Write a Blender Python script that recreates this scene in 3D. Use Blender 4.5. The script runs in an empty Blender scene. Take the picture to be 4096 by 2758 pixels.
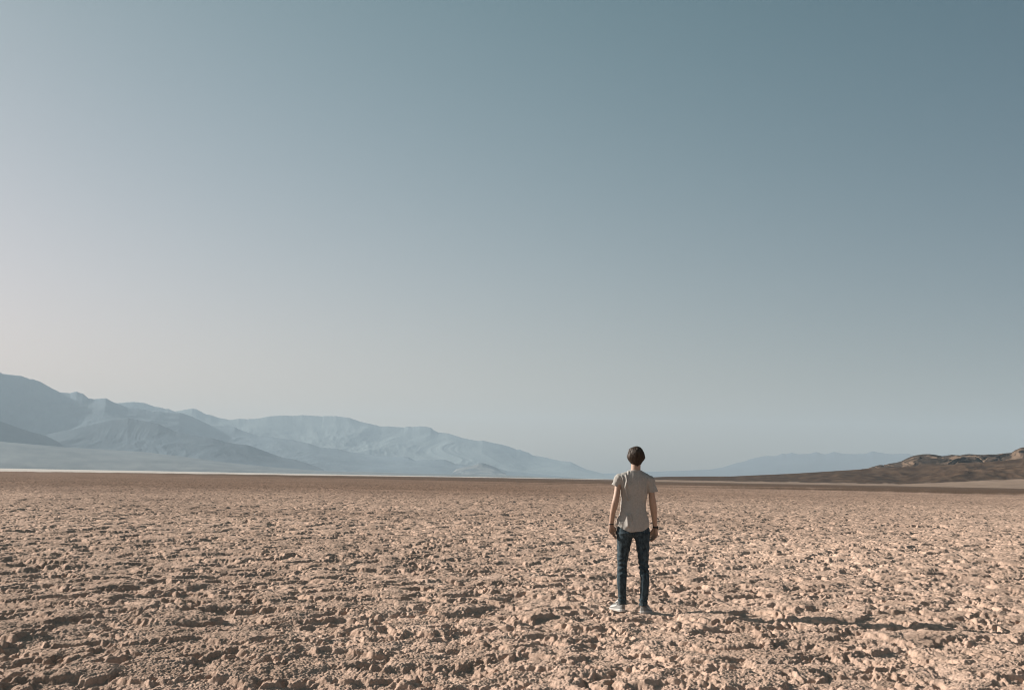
import bpy, math, time
import numpy as np
T0 = time.time()
scene = bpy.context.scene
col = scene.collection
R = math.radians

# ---------------------------------------------------------------- camera
CAM = np.array([0.0, 0.0, 1.46])
FPX, ROLL, PITCH = 995.0, math.atan(0.018), math.atan(132 / 995.0)
_F = np.array([0, math.cos(PITCH), math.sin(PITCH)])
_U0 = np.array([0, -math.sin(PITCH), math.cos(PITCH)])
_R = math.cos(ROLL) * np.array([1.0, 0, 0]) + math.sin(ROLL) * _U0
_U = math.cos(ROLL) * _U0 - math.sin(ROLL) * np.array([1.0, 0, 0])
from mathutils import Matrix
cam_data = bpy.data.cameras.new("camera")
cam_data.sensor_width = 36.0
cam_data.lens = FPX * 36.0 / 1024.0
cam_data.clip_start, cam_data.clip_end = 0.05, 400000.0
cam = bpy.data.objects.new("camera", cam_data)
cam.matrix_world = Matrix([[_R[0], _U[0], -_F[0], CAM[0]], [_R[1], _U[1], -_F[1], CAM[1]],
                           [_R[2], _U[2], -_F[2], CAM[2]], [0, 0, 0, 1]])
col.objects.link(cam)
scene.camera = cam

# ---------------------------------------------------------------- light
SUN_AZ, SUN_EL = -70.5, 22.5          # degrees left of the view direction, above the horizon
SUN_STRENGTH, SKY_STRENGTH, EXPOSURE = 5.0, 0.06, 1.05
sun_dir = np.array([math.sin(R(SUN_AZ)) * math.cos(R(SUN_EL)), math.cos(R(SUN_AZ)) * math.cos(R(SUN_EL)), math.sin(R(SUN_EL))])
sd = bpy.data.lights.new("sun", 'SUN')
sd.energy, sd.angle, sd.color = SUN_STRENGTH, R(0.5), (1.0, 0.94, 0.86)
sun = bpy.data.objects.new("sun", sd)
from mathutils import Vector
sun.rotation_euler = Vector(sun_dir).to_track_quat('Z', 'Y').to_euler()
sun.location = (0, 0, 50)
col.objects.link(sun)

world = bpy.data.worlds.new("World")
scene.world = world
world.use_nodes = True
nt = world.node_tree
nt.nodes.clear()
sky = nt.nodes.new("ShaderNodeTexSky")
sky.sky_type = 'NISHITA'
sky.sun_disc = False
sky.sun_elevation = R(SUN_EL)
sky.sun_rotation = R(SUN_AZ)
sky.altitude = 0.0
sky.air_density, sky.dust_density, sky.ozone_density = 1.0, 2.5, 1.0
# desert air: the clear-sky model graded towards a paler, greyer horizon on the sun's side
SKY_FIT = ((0.291, 0.724, -2.7394, 1.535, 1.8796, -1.4873, -0.6403), (0.1336, 0.6645, -1.13, 1.2023, 0.7993, -1.0519, -0.4487), (-0.1352, 0.8148, -0.8133, 0.939, 0.3453, -0.7541, -0.3984))
sep = nt.nodes.new("ShaderNodeSeparateColor")
comb = nt.nodes.new("ShaderNodeCombineColor")
nt.links.new(sky.outputs[0], sep.inputs[0])
stc = nt.nodes.new("ShaderNodeTexCoord")
sxyz = nt.nodes.new("ShaderNodeSeparateXYZ"); nt.links.new(stc.outputs["Generated"], sxyz.inputs[0])
sdot = nt.nodes.new("ShaderNodeVectorMath"); sdot.operation = 'DOT_PRODUCT'; sdot.inputs[1].default_value = tuple(sun_dir)
nt.links.new(stc.outputs["Generated"], sdot.inputs[0])
def wmath(op, a, b):
    n = nt.nodes.new("ShaderNodeMath"); n.operation = op
    for i, v in enumerate((a, b)):
        if isinstance(v, (int, float)): n.inputs[i].default_value = v
        else: nt.links.new(v, n.inputs[i])
    return n.outputs[0]
s_up = wmath('MINIMUM', wmath('MAXIMUM', sxyz.outputs["Z"], 0.0), 0.55)
s_cos = wmath('MINIMUM', wmath('MAXIMUM', sdot.outputs["Value"], -0.15), 0.8)
feats = (s_up, s_cos, wmath('MULTIPLY', s_up, s_cos), wmath('MULTIPLY', s_cos, s_cos), wmath('MULTIPLY', s_up, s_up))
for k, (ca, cp, *cf) in enumerate(SKY_FIT):
    ex = ca
    for cv, ft in zip(cf, feats):
        ex = wmath('ADD', wmath('MULTIPLY', ft, cv), ex)
    v = wmath('MULTIPLY', wmath('POWER', math.e, ex), wmath('POWER', sep.outputs[k], cp))
    nt.links.new(v, comb.inputs[k])
bg = nt.nodes.new("ShaderNodeBackground")
bg.inputs[1].default_value = SKY_STRENGTH
wo = nt.nodes.new("ShaderNodeOutputWorld")
nt.links.new(comb.outputs[0], bg.inputs[0]); nt.links.new(bg.outputs[0], wo.inputs[0])

scene.view_settings.view_transform = 'Standard'
scene.view_settings.look = 'None'
scene.view_settings.exposure = EXPOSURE
scene.view_settings.gamma = 1.0
scene.render.engine = 'CYCLES'
scene.cycles.filter_width = 1.1
scene.cycles.max_bounces = 6
scene.cycles.diffuse_bounces = 3
scene.cycles.volume_bounces = 1
scene.cycles.use_denoising = True
scene.cycles.use_adaptive_sampling = False
scene.cycles.denoising_prefilter = 'ACCURATE'
scene.cycles.denoising_input_passes = 'RGB_ALBEDO_NORMAL'
HAZE_DENSITY, HAZE_COLOR, HAZE_ANISO = 8.5e-5, (0.465, 0.580, 0.675), 0.0

# ---------------------------------------------------------------- helpers
def mesh_obj(name, verts, faces, mat, parent=None, smooth=True):
    """verts (n,3), faces (m,3|4) numpy -> one linked mesh object"""
    me = bpy.data.meshes.new(name)
    verts = np.ascontiguousarray(verts, np.float32)
    faces = np.ascontiguousarray(faces, np.int32)
    k = faces.shape[1]
    me.vertices.add(len(verts)); me.vertices.foreach_set("co", verts.ravel())
    me.loops.add(faces.size); me.loops.foreach_set("vertex_index", faces.ravel())
    me.polygons.add(len(faces)); me.polygons.foreach_set("loop_start", np.arange(0, faces.size, k, dtype=np.int32))
    me.polygons.foreach_set("use_smooth", np.full(len(faces), smooth, bool))
    me.update(calc_edges=True)
    me.materials.append(mat)
    o = bpy.data.objects.new(name, me)
    col.objects.link(o)
    if parent is not None:
        o.parent = parent
    return o

def attr_color(o, name, rgb):
    a = o.data.attributes.new(name, 'FLOAT_COLOR', 'POINT')
    rgba = np.ones((len(rgb), 4), np.float32); rgba[:, :3] = rgb
    a.data.foreach_set("color", rgba.ravel())

def structure(o, kind='structure'):
    o["kind"] = kind
    return o

def _hash(ix, iy, s):
    h = (ix.astype(np.uint32) * np.uint32(374761393)) ^ (iy.astype(np.uint32) * np.uint32(668265263)) ^ np.uint32((s * 2246822519 + 3266489917) & 0xffffffff)
    h ^= h >> np.uint32(13); h *= np.uint32(1274126177); h ^= h >> np.uint32(16)
    h *= np.uint32(2654435761); h ^= h >> np.uint32(15)
    return h

def perlin(x, y, s=0):
    fx, fy = np.floor(x), np.floor(y)
    ix, iy = fx.astype(np.int32), fy.astype(np.int32)
    u, v = (x - fx).astype(np.float32), (y - fy).astype(np.float32)
    def g(dx, dy):
        a = _hash(ix + dx, iy + dy, s).astype(np.float32) * np.float32(2 * math.pi / 2**32)
        return np.cos(a) * (u - dx) + np.sin(a) * (v - dy)
    su, sv = u * u * u * (u * (u * 6 - 15) + 10), v * v * v * (v * (v * 6 - 15) + 10)
    a = g(0, 0); a += su * (g(1, 0) - a)
    b = g(0, 1); b += su * (g(1, 1) - b)
    return (a + sv * (b - a)) * 1.5

def fbm(x, y, s=0, n=4, gain=0.5, lac=2.03):
    t, a = 0, 1.0
    for k in range(n):
        t = t + a * perlin(x, y, s + 17 * k); x, y, a = x * lac + 3.7, y * lac - 1.3, a * gain
    return t

def ridged(x, y, s=0, n=4, gain=0.5, lac=2.1):
    t, a, tot = 0, 1.0, 0
    for k in range(n):
        t = t + a * (1 - np.abs(perlin(x, y, s + 31 * k))); tot += a; x, y, a = x * lac + 5.1, y * lac + 2.2, a * gain
    return t / tot

def worley(x, y, s=0):
    """F1 and F2 distances"""
    fx, fy = np.floor(x), np.floor(y)
    ix, iy = fx.astype(np.int32), fy.astype(np.int32)
    u, v = (x - fx).astype(np.float32), (y - fy).astype(np.float32)
    f1 = np.full(u.shape, 9, np.float32); f2 = f1.copy()
    for dx in (-1, 0, 1):
        for dy in (-1, 0, 1):
            h = _hash(ix + dx, iy + dy, s)
            px = dx + (h & np.uint32(0xffff)).astype(np.float32) / 65536.0 - u
            py = dy + (h >> np.uint32(16)).astype(np.float32) / 65536.0 - v
            d = px * px + py * py
            f2 = np.minimum(f2, np.maximum(f1, d)); f1 = np.minimum(f1, d)
    return np.sqrt(f1), np.sqrt(f2)

def sstep(a, b, x):
    t = np.clip((x - a) / (b - a), 0, 1)
    return t * t * (3 - 2 * t)

def px_ray(sx, sy):
    """direction through the photograph's pixel (4096 wide): azimuth and elevation in radians"""
    px, py = np.asarray(sx, float) / 4, np.asarray(sy, float) / 4
    d = _F[None] + _R[None] * ((px - 512) / FPX)[:, None] + _U[None] * ((344.5 - py) / FPX)[:, None]
    az = np.arctan2(d[:, 0], d[:, 1]); el = np.arctan2(d[:, 2], np.hypot(d[:, 0], d[:, 1]))
    return az, el

# ---------------------------------------------------------------- materials
def new_mat(name, rough=0.9, spec=0.15):
    m = bpy.data.materials.new(name); m.use_nodes = True
    b = m.node_tree.nodes["Principled BSDF"]
    b.inputs["Roughness"].default_value = rough
    b.inputs["Specular IOR Level"].default_value = spec
    return m, m.node_tree, b

def noise_node(t, scale, detail=4, rough=0.55, coords=None, dim='3D'):
    n = t.nodes.new("ShaderNodeTexNoise"); n.noise_dimensions = dim
    n.inputs["Scale"].default_value = scale; n.inputs["Detail"].default_value = detail; n.inputs["Roughness"].default_value = rough
    if coords is not None: t.links.new(coords, n.inputs["Vector"])
    return n

def ramp_node(t, fac, stops):
    r = t.nodes.new("ShaderNodeValToRGB"); e = r.color_ramp.elements
    while len(e) > 1: e.remove(e[-1])
    for i, (p, c) in enumerate(stops):
        el = e[0] if i == 0 else e.new(p)
        el.position = p; el.color = (*c, 1)
    t.links.new(fac, r.inputs[0])
    return r

def mix_node(t, kind, fac, a, b):
    m = t.nodes.new("ShaderNodeMix"); m.data_type = 'RGBA'; m.blend_type = kind
    for sock, v in ((m.inputs[0], fac), (m.inputs[6], a), (m.inputs[7], b)):
        if isinstance(v, bpy.types.NodeSocket): t.links.new(v, sock)
        elif isinstance(v, (tuple, list)): sock.default_value = (*v, 1)
        else: sock.default_value = v
    return m.outputs[2]

def bump(t, b, height, strength, dist):
    n = t.nodes.new("ShaderNodeBump"); n.inputs["Strength"].default_value = strength; n.inputs["Distance"].default_value = dist
    t.links.new(height, n.inputs["Height"]); t.links.new(n.outputs[0], b.inputs["Normal"])

def simple(name, c1, c2, scale, rough=0.85, spec=0.2, bump_s=0.3, bump_d=0.002, detail=4):
    m, t, b = new_mat(name, rough, spec)
    tc = t.nodes.new("ShaderNodeTexCoord")
    n = noise_node(t, scale, detail, 0.6, tc.outputs["Object"])
    r = ramp_node(t, n.outputs[0], [(0.35, c1), (0.65, c2)])
    t.links.new(r.outputs[0], b.inputs["Base Color"])
    if bump_s: bump(t, b, n.outputs[0], bump_s, bump_d)
    return m

def ground_mat():
    m, t, b = new_mat("salt_crust", 0.95, 0.05)
    at = t.nodes.new("ShaderNodeAttribute"); at.attribute_name = "tint"
    geo = t.nodes.new("ShaderNodeNewGeometry")
    n1 = noise_node(t, 2.2, 5, 0.65, geo.outputs["Position"])
    n2 = noise_node(t, 60.0, 4, 0.7, geo.outputs["Position"])
    r1 = ramp_node(t, n1.outputs[0], [(0.3, (0.86, 0.84, 0.82)), (0.7, (1.1, 1.11, 1.12))])
    r2 = ramp_node(t, n2.outputs[0], [(0.3, (0.82, 0.80, 0.78)), (0.72, (1.16, 1.16, 1.16))])
    c = mix_node(t, 'MULTIPLY', 1.0, at.outputs["Color"], r1.outputs[0])
    c = mix_node(t, 'MULTIPLY', 1.0, c, r2.outputs[0])
    t.links.new(c, b.inputs["Base Color"])
    n3 = noise_node(t, 75.0, 5, 0.75, geo.outputs["Position"])
    bump(t, b, n3.outputs[0], 1.0, 0.016)
    return m

def rock_mat(name, scale):
    m, t, b = new_mat(name, 0.95, 0.05)
    at = t.nodes.new("ShaderNodeAttribute"); at.attribute_name = "tint"
    geo = t.nodes.new("ShaderNodeNewGeometry")
    n1 = noise_node(t, scale, 6, 0.65, geo.outputs["Position"])
    r1 = ramp_node(t, n1.outputs[0], [(0.3, (0.78, 0.78, 0.78)), (0.7, (1.2, 1.2, 1.2))])
    c = mix_node(t, 'MULTIPLY', 1.0, at.outputs["Color"], r1.outputs[0])
    t.links.new(c, b.inputs["Base Color"])
    return m

# ---------------------------------------------------------------- ground: one sheet of salt crust to the horizon
PERSON = np.array([1.39, 11.326, 0.0])

def crust_height(x, y, d):
    """height of the lumpy salt crust; fine octaves are only evaluated where the mesh can carry them"""
    h = np.zeros(x.shape, np.float32)
    def on(dmax): return np.where(d < dmax)[0]
    wx = x + 0.18 * perlin(x / 0.5, y / 0.5, 1) + 0.06 * perlin(x / 0.15, y / 0.15, 3)
    wy = y + 0.18 * perlin(x / 0.5, y / 0.5, 2) + 0.06 * perlin(x / 0.15, y / 0.15, 4)
    h += 0.040 * fbm(x / 2.6, y / 2.6, 5, 3) + 0.05 * perlin(x / 6.5, y / 6.5, 6) * sstep(9, 30, d)
    f1, _ = worley(wx / 1.35, wy / 1.35, 7)
    h += 0.050 * (0.4 - f1 ** 2) * (0.4 + 0.6 * sstep(9, 30, d))
    amp = 0.85 + 0.3 * perlin(x / 3.1, y / 3.1, 9)
    f1, f2 = worley(wx / 0.46, wy / 0.46, 11)
    h += amp * 0.046 * (1 - np.minimum(f1, 1.0) ** 2 * 1.3)
    # broken rims and hollows between two levels of the crust
    p = fbm(wx / 0.60, wy / 0.60, 21, 4, 0.65) + 0.22 * perlin(x / 0.055, y / 0.055, 27) * (d < 40)
    h += 0.050 * sstep(-0.30, 0.20, p) * amp
    i = on(200)
    f1, _ = worley(wx[i] / 0.21, wy[i] / 0.21, 13)
    h[i] += 0.033 * (0.75 - f1 ** 2)
    i = on(70)
    wx2, wy2 = x[i] + 0.02 * perlin(x[i] / 0.06, y[i] / 0.06, 41), y[i] + 0.02 * perlin(x[i] / 0.06, y[i] / 0.06, 42)
    f1, _ = worley(wx2 / 0.085, wy2 / 0.085, 15)
    rough = np.clip(0.75 + 0.6 * perlin(x[i] / 0.7, y[i] / 0.7, 43), 0.55, 1.35)
    h[i] += rough * 0.0165 * (0.75 - f1 ** 2)
    i = on(40)
    f1, _ = worley(x[i] / 0.043, y[i] / 0.043, 17)
    rough = np.clip(0.85 + 0.5 * perlin(x[i] / 0.5, y[i] / 0.5, 44), 0.6, 1.35)
    h[i] += rough * 0.0130 * (0.7 - f1 ** 2)
    i = on(24)
    f1, _ = worley(x[i] / 0.023, y[i] / 0.023, 19)
    h[i] += 0.0125 * (0.6 - f1)
    i = on(12)
    f1, _ = worley(x[i] / 0.0135, y[i] / 0.0135, 23)
    h[i] += 0.0060 * (0.55 - f1)
    return h - 0.075

def build_ground():
    fine = np.arange(-0.575, 0.5751, 0.00072)
    az = np.concatenate([np.linspace(-math.pi, -0.60, 60), fine, np.linspace(0.60, math.pi, 60)[:-1]])
    def geom(a, b, k): return np.exp(np.arange(math.log(a), math.log(b), k))
    d = np.concatenate([geom(0.02, 0.3, 0.2), geom(0.3, 5.2, 0.02), geom(5.2, 11, 0.0009), geom(11, 16, 0.0012), geom(16, 45, 0.0018), geom(45, 420, 0.0034), geom(420, 3000, 0.02), geom(3000, 15400, 0.08), [15400.0]])
    na, nd = len(az), len(d)
    A, D = np.meshgrid(az, d)
    x = (D * np.sin(A)).ravel(); y = (D * np.cos(A)).ravel(); dd = D.ravel(); aa = A.ravel()
    z = np.zeros(x.shape, np.float32)
    near = np.where((dd < 900) & (np.abs(aa) < 0.62))[0]
    CH = 400000
    for s in range(0, len(near), CH):
        i = near[s:s + CH]
        z[i] = crust_height(x[i], y[i], dd[i])
    rest = np.where((dd < 900) & (np.abs(aa) >= 0.62))[0]
    z[rest] = 0.04 * fbm(x[rest] / 2.6, y[rest] / 2.6, 5, 3)
    z *= 1 - sstep(500, 900, dd)
    # trodden spot the person stands on
    lx, ly = x - PERSON[0], y - PERSON[1]
    w = np.zeros(x.shape, np.float32)
    for cx, cy in ((-0.16, 0.11), (0.15, -0.03)):
        w = np.maximum(w, 1 - sstep(0.10, 0.24, np.hypot(lx - cx, ly - cy)))
    z = z * (1 - w) + w * (0.25 * z - 0.006)
    # colour of the crust itself: tan salt crust, a brown muddy strip further out, white salt pan beyond
    px_az = aa
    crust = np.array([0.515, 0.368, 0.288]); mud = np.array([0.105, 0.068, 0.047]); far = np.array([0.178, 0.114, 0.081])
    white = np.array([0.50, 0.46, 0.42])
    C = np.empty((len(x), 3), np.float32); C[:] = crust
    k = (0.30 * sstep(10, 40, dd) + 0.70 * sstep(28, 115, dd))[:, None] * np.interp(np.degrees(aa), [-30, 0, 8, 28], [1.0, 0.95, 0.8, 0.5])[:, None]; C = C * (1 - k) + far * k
    wide = np.abs(aa) < 0.62
    mott = np.zeros(len(x), np.float32)
    mott[wide] = 0.13 * fbm(x[wide] / 1.7, y[wide] / 1.7, 91, 3) + 0.16 * fbm(x[wide] / 11, y[wide] / 11, 92, 4) + 0.08 * fbm(x[wide] / 0.35, y[wide] / 0.35, 93, 2)
    C = C * np.clip(1 + mott, 0.55, 1.4)[:, None]
    j = 1 + 0.35 * fbm(x / 60, y / 60, 71, 3) * (dd > 60)
    dj = dd * j
    azd = np.degrees(px_az)
    near_e = np.interp(azd, [-40, -22, -14, 0, 10, 30], [420, 400, 360, 300, 240, 200])
    far_e = np.interp(azd, [-40, -27, -20, -10, 4, 7, 30], [470, 500, 640, 850, 1900, 1200, 800])
    far_e = far_e * (1 + 0.10 * fbm(aa * 45, aa * 0 + 3, 95, 4)); near_e = near_e * (1 + 0.12 * fbm(aa * 60, aa * 0 + 9, 96, 4))
    mudw = np.interp(azd, [-40, -25, -19, -12, 30], [0, 0.15, 0.8, 1, 1])
    k = (sstep(near_e * 0.72, near_e * 1.25, dj) * (1 - sstep(far_e * 0.97, far_e * 1.03, dd)) * mudw)[:, None]
    C = C * (1 - k) + mud * k
    k = (sstep(far_e * 0.97, far_e * 1.03, dd) * (1 - sstep(4.0, 9.0, azd)))[:, None]
    C = C * (1 - k) + white * k
    k = (sstep(far_e * 0.97, far_e * 1.03, dd) * sstep(4.0, 9.0, azd))[:, None]
    C = C * (1 - k) + np.array([0.23, 0.165, 0.125]) * k
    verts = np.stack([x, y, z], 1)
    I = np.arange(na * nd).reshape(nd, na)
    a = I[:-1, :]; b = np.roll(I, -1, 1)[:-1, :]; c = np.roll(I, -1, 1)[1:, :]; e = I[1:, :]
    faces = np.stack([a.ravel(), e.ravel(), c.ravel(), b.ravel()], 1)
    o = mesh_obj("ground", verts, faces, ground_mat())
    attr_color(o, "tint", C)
    return structure(o)

build_ground()
print("ground", time.time() - T0)

# ---------------------------------------------------------------- mountains
def crop_pts(pts, ox, oy, s):
    return [(ox + x * s, oy + y * s) for x, y in pts]

def mountain(name, crest, dist, front, back, spur=0.45, spur_n=14, seed=1, tint=((0.12, 0.105, 0.095), (0.19, 0.165, 0.145)), base=-6.0, rows=(70, 12), ext=None, power=1.25, scale=0.002, rough=0.012, soft=0):
    """a range: crest elevations by azimuth at a real distance, spurs and gullies running down to the basin floor"""
    sx, sy = np.array([p[0] for p in crest], float), np.array([p[1] for p in crest], float)
    a, e = px_ray(sx, sy)
    if ext:                       # continue beyond the frame
        for (da, el) in ext[0]: a = np.append(a[0] - R(da), a) if False else np.insert(a, 0, R(da)); e = np.insert(e, 0, R(el))
        for (da, el) in ext[1]: a = np.append(a, R(da)); e = np.append(e, R(el))
    az = np.arange(a[0], a[-1], 0.0007)
    el = np.interp(az, a, e)
    el_noise = R(rough) * fbm(az * 400, az * 0 + seed, seed + 5, 3) * np.clip(el / R(0.6), 0, 1)
    if soft:
        ks = np.exp(-0.5 * (np.arange(-12, 13) / soft) ** 2); el = np.convolve(np.pad(el, 12, mode='edge'), ks / ks.sum(), 'valid')
    el = np.maximum(el, -0.0002)
    dc = dist * (1 + 0.05 * perlin(az * 9, az * 0, seed + 9))
    zt = CAM[2] + dc * np.tan(el); zc = CAM[2] + dc * np.tan(np.maximum(el + el_noise, -0.0002))
    t1 = np.linspace(0, 1, rows[0]) ** 0.85          # base -> crest
    t2 = np.linspace(1, 0, rows[1] + 1)[1:]
    T = np.concatenate([t1, t2]); back_side = np.concatenate([np.zeros(len(t1), bool), np.ones(len(t2), bool)])
    AZ, TT = np.meshgrid(az, T)
    D = np.where(back_side[:, None], dc[None] + (1 - TT) * back, dc[None] - (1 - TT) * front)
    shape = TT ** power
    X, Y = D * np.sin(AZ), D * np.cos(AZ)
    lam = front * 0.30
    qx, qy = X / lam + 0.5 * perlin(X / lam / 1.7, Y / lam / 1.7, seed + 60), Y / lam * 0.55 + 0.5 * perlin(X / lam / 1.7, Y / lam / 1.7, seed + 61)
    n = ridged(qx, qy, seed, 6, 0.55)
    ker = np.exp(-0.5 * (np.arange(-60, 61) / 22.0) ** 2); ker /= ker.sum()
    zs = np.convolve(np.pad(zt, 60, mode='edge'), ker, 'valid')
    kz = TT ** 6
    ZC = zs[None] * (1 - kz) + zt[None] * kz + (zc - zt)[None] * TT ** 24
    w = 4 * TT * (1 - TT)
    Z = ZC * (shape + spur * w * (n - 0.72)) + np.where(TT < 0.02, base, 0)
    # keep the crest the skyline: nothing in front may rise above the line of sight to it
    lim = (zc[None] - CAM[2]) * D / dc[None] * 0.995 + CAM[2]
    Z = np.where(back_side[:, None], Z, np.minimum(Z, np.where(TT > 0.999, zc[None], lim)))
    X, Y = D * np.sin(AZ), D * np.cos(AZ)
    V = np.stack([X.ravel(), Y.ravel(), Z.ravel()], 1)
    I = np.arange(V.shape[0]).reshape(AZ.shape)
    fcs = np.stack([I[:-1, :-1].ravel(), I[:-1, 1:].ravel(), I[1:, 1:].ravel(), I[1:, :-1].ravel()], 1)
    o = mesh_obj(name, V, fcs, rock_mat(name + "_rock", scale))
    mixv = np.clip(0.5 + 0.9 * fbm(AZ * 60, TT * 5, seed + 40, 4), 0, 1).ravel()[:, None]
    attr_color(o, "tint", np.array(tint[0]) * (1 - mixv) + np.array(tint[1]) * mixv)
    return structure(o)

c3 = lambda p: crop_pts(p, 0, 1450, 0.6011)
c4 = lambda p: crop_pts(p, 1200, 1600, 0.6011)
c5 = lambda p: crop_pts(p, 2600, 1700, 0.6423)
main_crest = c3([(0, 62), (20, 72), (90, 80), (140, 85), (180, 100), (200, 108), (215, 106), (270, 125), (330, 160), (400, 195), (470, 200), (490, 193), (510, 191), (550, 203), (590, 235), (620, 240), (650, 238), (675, 236), (690, 234), (705, 234), (722, 243), (740, 253), (765, 265), (850, 295), (910, 300), (1000, 315), (1060, 320), (1130, 330), (1200, 330), (1260, 350), (1320, 375), (1400, 415), (1490, 420), (1560, 425), (1600, 445), (1660, 465), (1720, 485), (1800, 490), (1860, 500), (1940, 510)]) + \
    c4([(60, 285), (130, 310), (250, 320), (330, 340), (420, 355), (520, 365), (600, 376), (640, 375), (690, 370), (720, 375), (750, 392), (770, 400), (800, 395), (880, 395), (960, 392), (1000, 405), (1030, 420), (1080, 425), (1140, 430), (1180, 418), (1210, 415), (1260, 428), (1320, 450), (1380, 470), (1500, 480), (1700, 500), (1900, 516), (2000, 519)])
back_crest = c3([(600, 262), (765, 265), (800, 265), (850, 260), (890, 258), (960, 265), (1030, 290), (1060, 293), (1100, 305), (1120, 304), (1160, 322), (1190, 318), (1240, 308), (1280, 302), (1310, 308), (1340, 325), (1370, 340), (1400, 345), (1460, 365), (1530, 378), (1590, 370), (1650, 373), (1700, 370), (1740, 364), (1780, 355), (1870, 348), (1950, 351), (2010, 346), (2080, 350), (2150, 355)]) + \
    c4([(100, 100), (160, 103), (240, 103), (290, 110), (330, 115), (400, 140), (470, 155), (540, 172), (580, 170), (640, 175), (690, 178), (720, 171), (750, 176), (800, 170), (840, 173), (870, 180), (895, 200), (920, 212), (980, 217), (1030, 232), (1080, 248), (1150, 262), (1190, 268), (1215, 265), (1290, 282), (1340, 292), (1390, 305), (1440, 325), (1465, 325), (1480, 335), (1520, 345), (1550, 365), (1620, 375), (1680, 390), (1740, 402), (1800, 407), (1850, 432), (1900, 455), (1960, 470), (2040, 492), (2120, 505), (2250, 516)])
front_low = c3([(0, 385), (40, 400), (100, 422), (150, 440), (220, 462), (260, 470), (300, 482), (350, 505), (400, 530), (440, 548), (475, 560)])
mid_crest = c3([(100, 530), (300, 478), (480, 442), (620, 405), (740, 378), (850, 365), (900, 375), (1000, 395), (1050, 405), (1110, 430), (1170, 458), (1250, 475), (1340, 488), (1420, 500), (1500, 525), (1590, 540), (1650, 545), (1720, 570), (1800, 600), (1880, 628), (1960, 640), (2050, 668), (2110, 690), (2160, 712)])
fan_crest = c3([(0, 522), (200, 540), (460, 562), (700, 575), (940, 590), (1200, 620), (1500, 660), (1800, 692), (2150, 718), (2329, 724)]) + c4([(400, 472), (700, 484), (1000, 490), (1400, 498), (1700, 510), (1900, 518)])
butte_b = c4([(1000, 495), (1040, 455), (1100, 440), (1150, 430), (1190, 418), (1215, 415), (1250, 425), (1300, 445), (1340, 470), (1370, 488)])
far_crest = c5([(-600, 306), (-200, 296), (0, 286), (60, 286), (100, 283), (200, 280), (320, 275), (380, 272), (420, 266), (450, 260), (500, 245), (540, 232), (580, 225), (620, 210), (660, 200), (700, 192), (740, 187), (770, 190), (800, 185), (815, 176), (830, 173), (850, 178), (880, 167), (900, 172), (920, 178), (1000, 175), (1020, 168), (1040, 162), (1060, 172), (1090, 180), (1120, 170), (1150, 162), (1180, 170), (1220, 176), (1330, 177), (1360, 170), (1385, 156), (1400, 163), (1430, 167), (1500, 178), (1540, 176), (1580, 175), (1600, 171), (1640, 186), (1700, 195), (1780, 190), (1860, 177), (1900, 183), (2000, 195), (2329, 215)])

HAZY_ROCKT = ((0.100, 0.130, 0.152), (0.128, 0.158, 0.178))  # rock tint with distance haze's blue put into the colour, also in ranges below
mountain("mountain_range", main_crest, 9000, 2200, 2200, seed=3, spur=0.16, ext=([(-31, 5.35), (-45, 5.2), (-60, 4.5)], [(8, -0.02)]), tint=HAZY_ROCKT)
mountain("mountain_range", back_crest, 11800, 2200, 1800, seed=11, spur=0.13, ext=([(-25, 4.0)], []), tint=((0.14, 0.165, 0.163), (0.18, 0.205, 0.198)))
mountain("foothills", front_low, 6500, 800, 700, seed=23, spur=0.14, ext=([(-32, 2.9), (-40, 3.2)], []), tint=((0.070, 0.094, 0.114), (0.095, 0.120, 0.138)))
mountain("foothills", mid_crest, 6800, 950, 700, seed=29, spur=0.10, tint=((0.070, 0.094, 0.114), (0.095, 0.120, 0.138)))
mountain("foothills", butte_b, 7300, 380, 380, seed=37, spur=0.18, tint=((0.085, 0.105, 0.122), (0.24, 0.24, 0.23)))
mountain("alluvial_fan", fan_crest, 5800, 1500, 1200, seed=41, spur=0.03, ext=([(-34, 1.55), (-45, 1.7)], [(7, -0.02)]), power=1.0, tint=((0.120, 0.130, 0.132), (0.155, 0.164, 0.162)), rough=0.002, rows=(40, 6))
mountain("mountain_range", far_crest, 14300, 2500, 600, seed=47, spur=0.12, ext=([], [(38, 1.2)]), tint=((0.030, 0.042, 0.055), (0.045, 0.060, 0.072)), soft=1.6)

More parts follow.
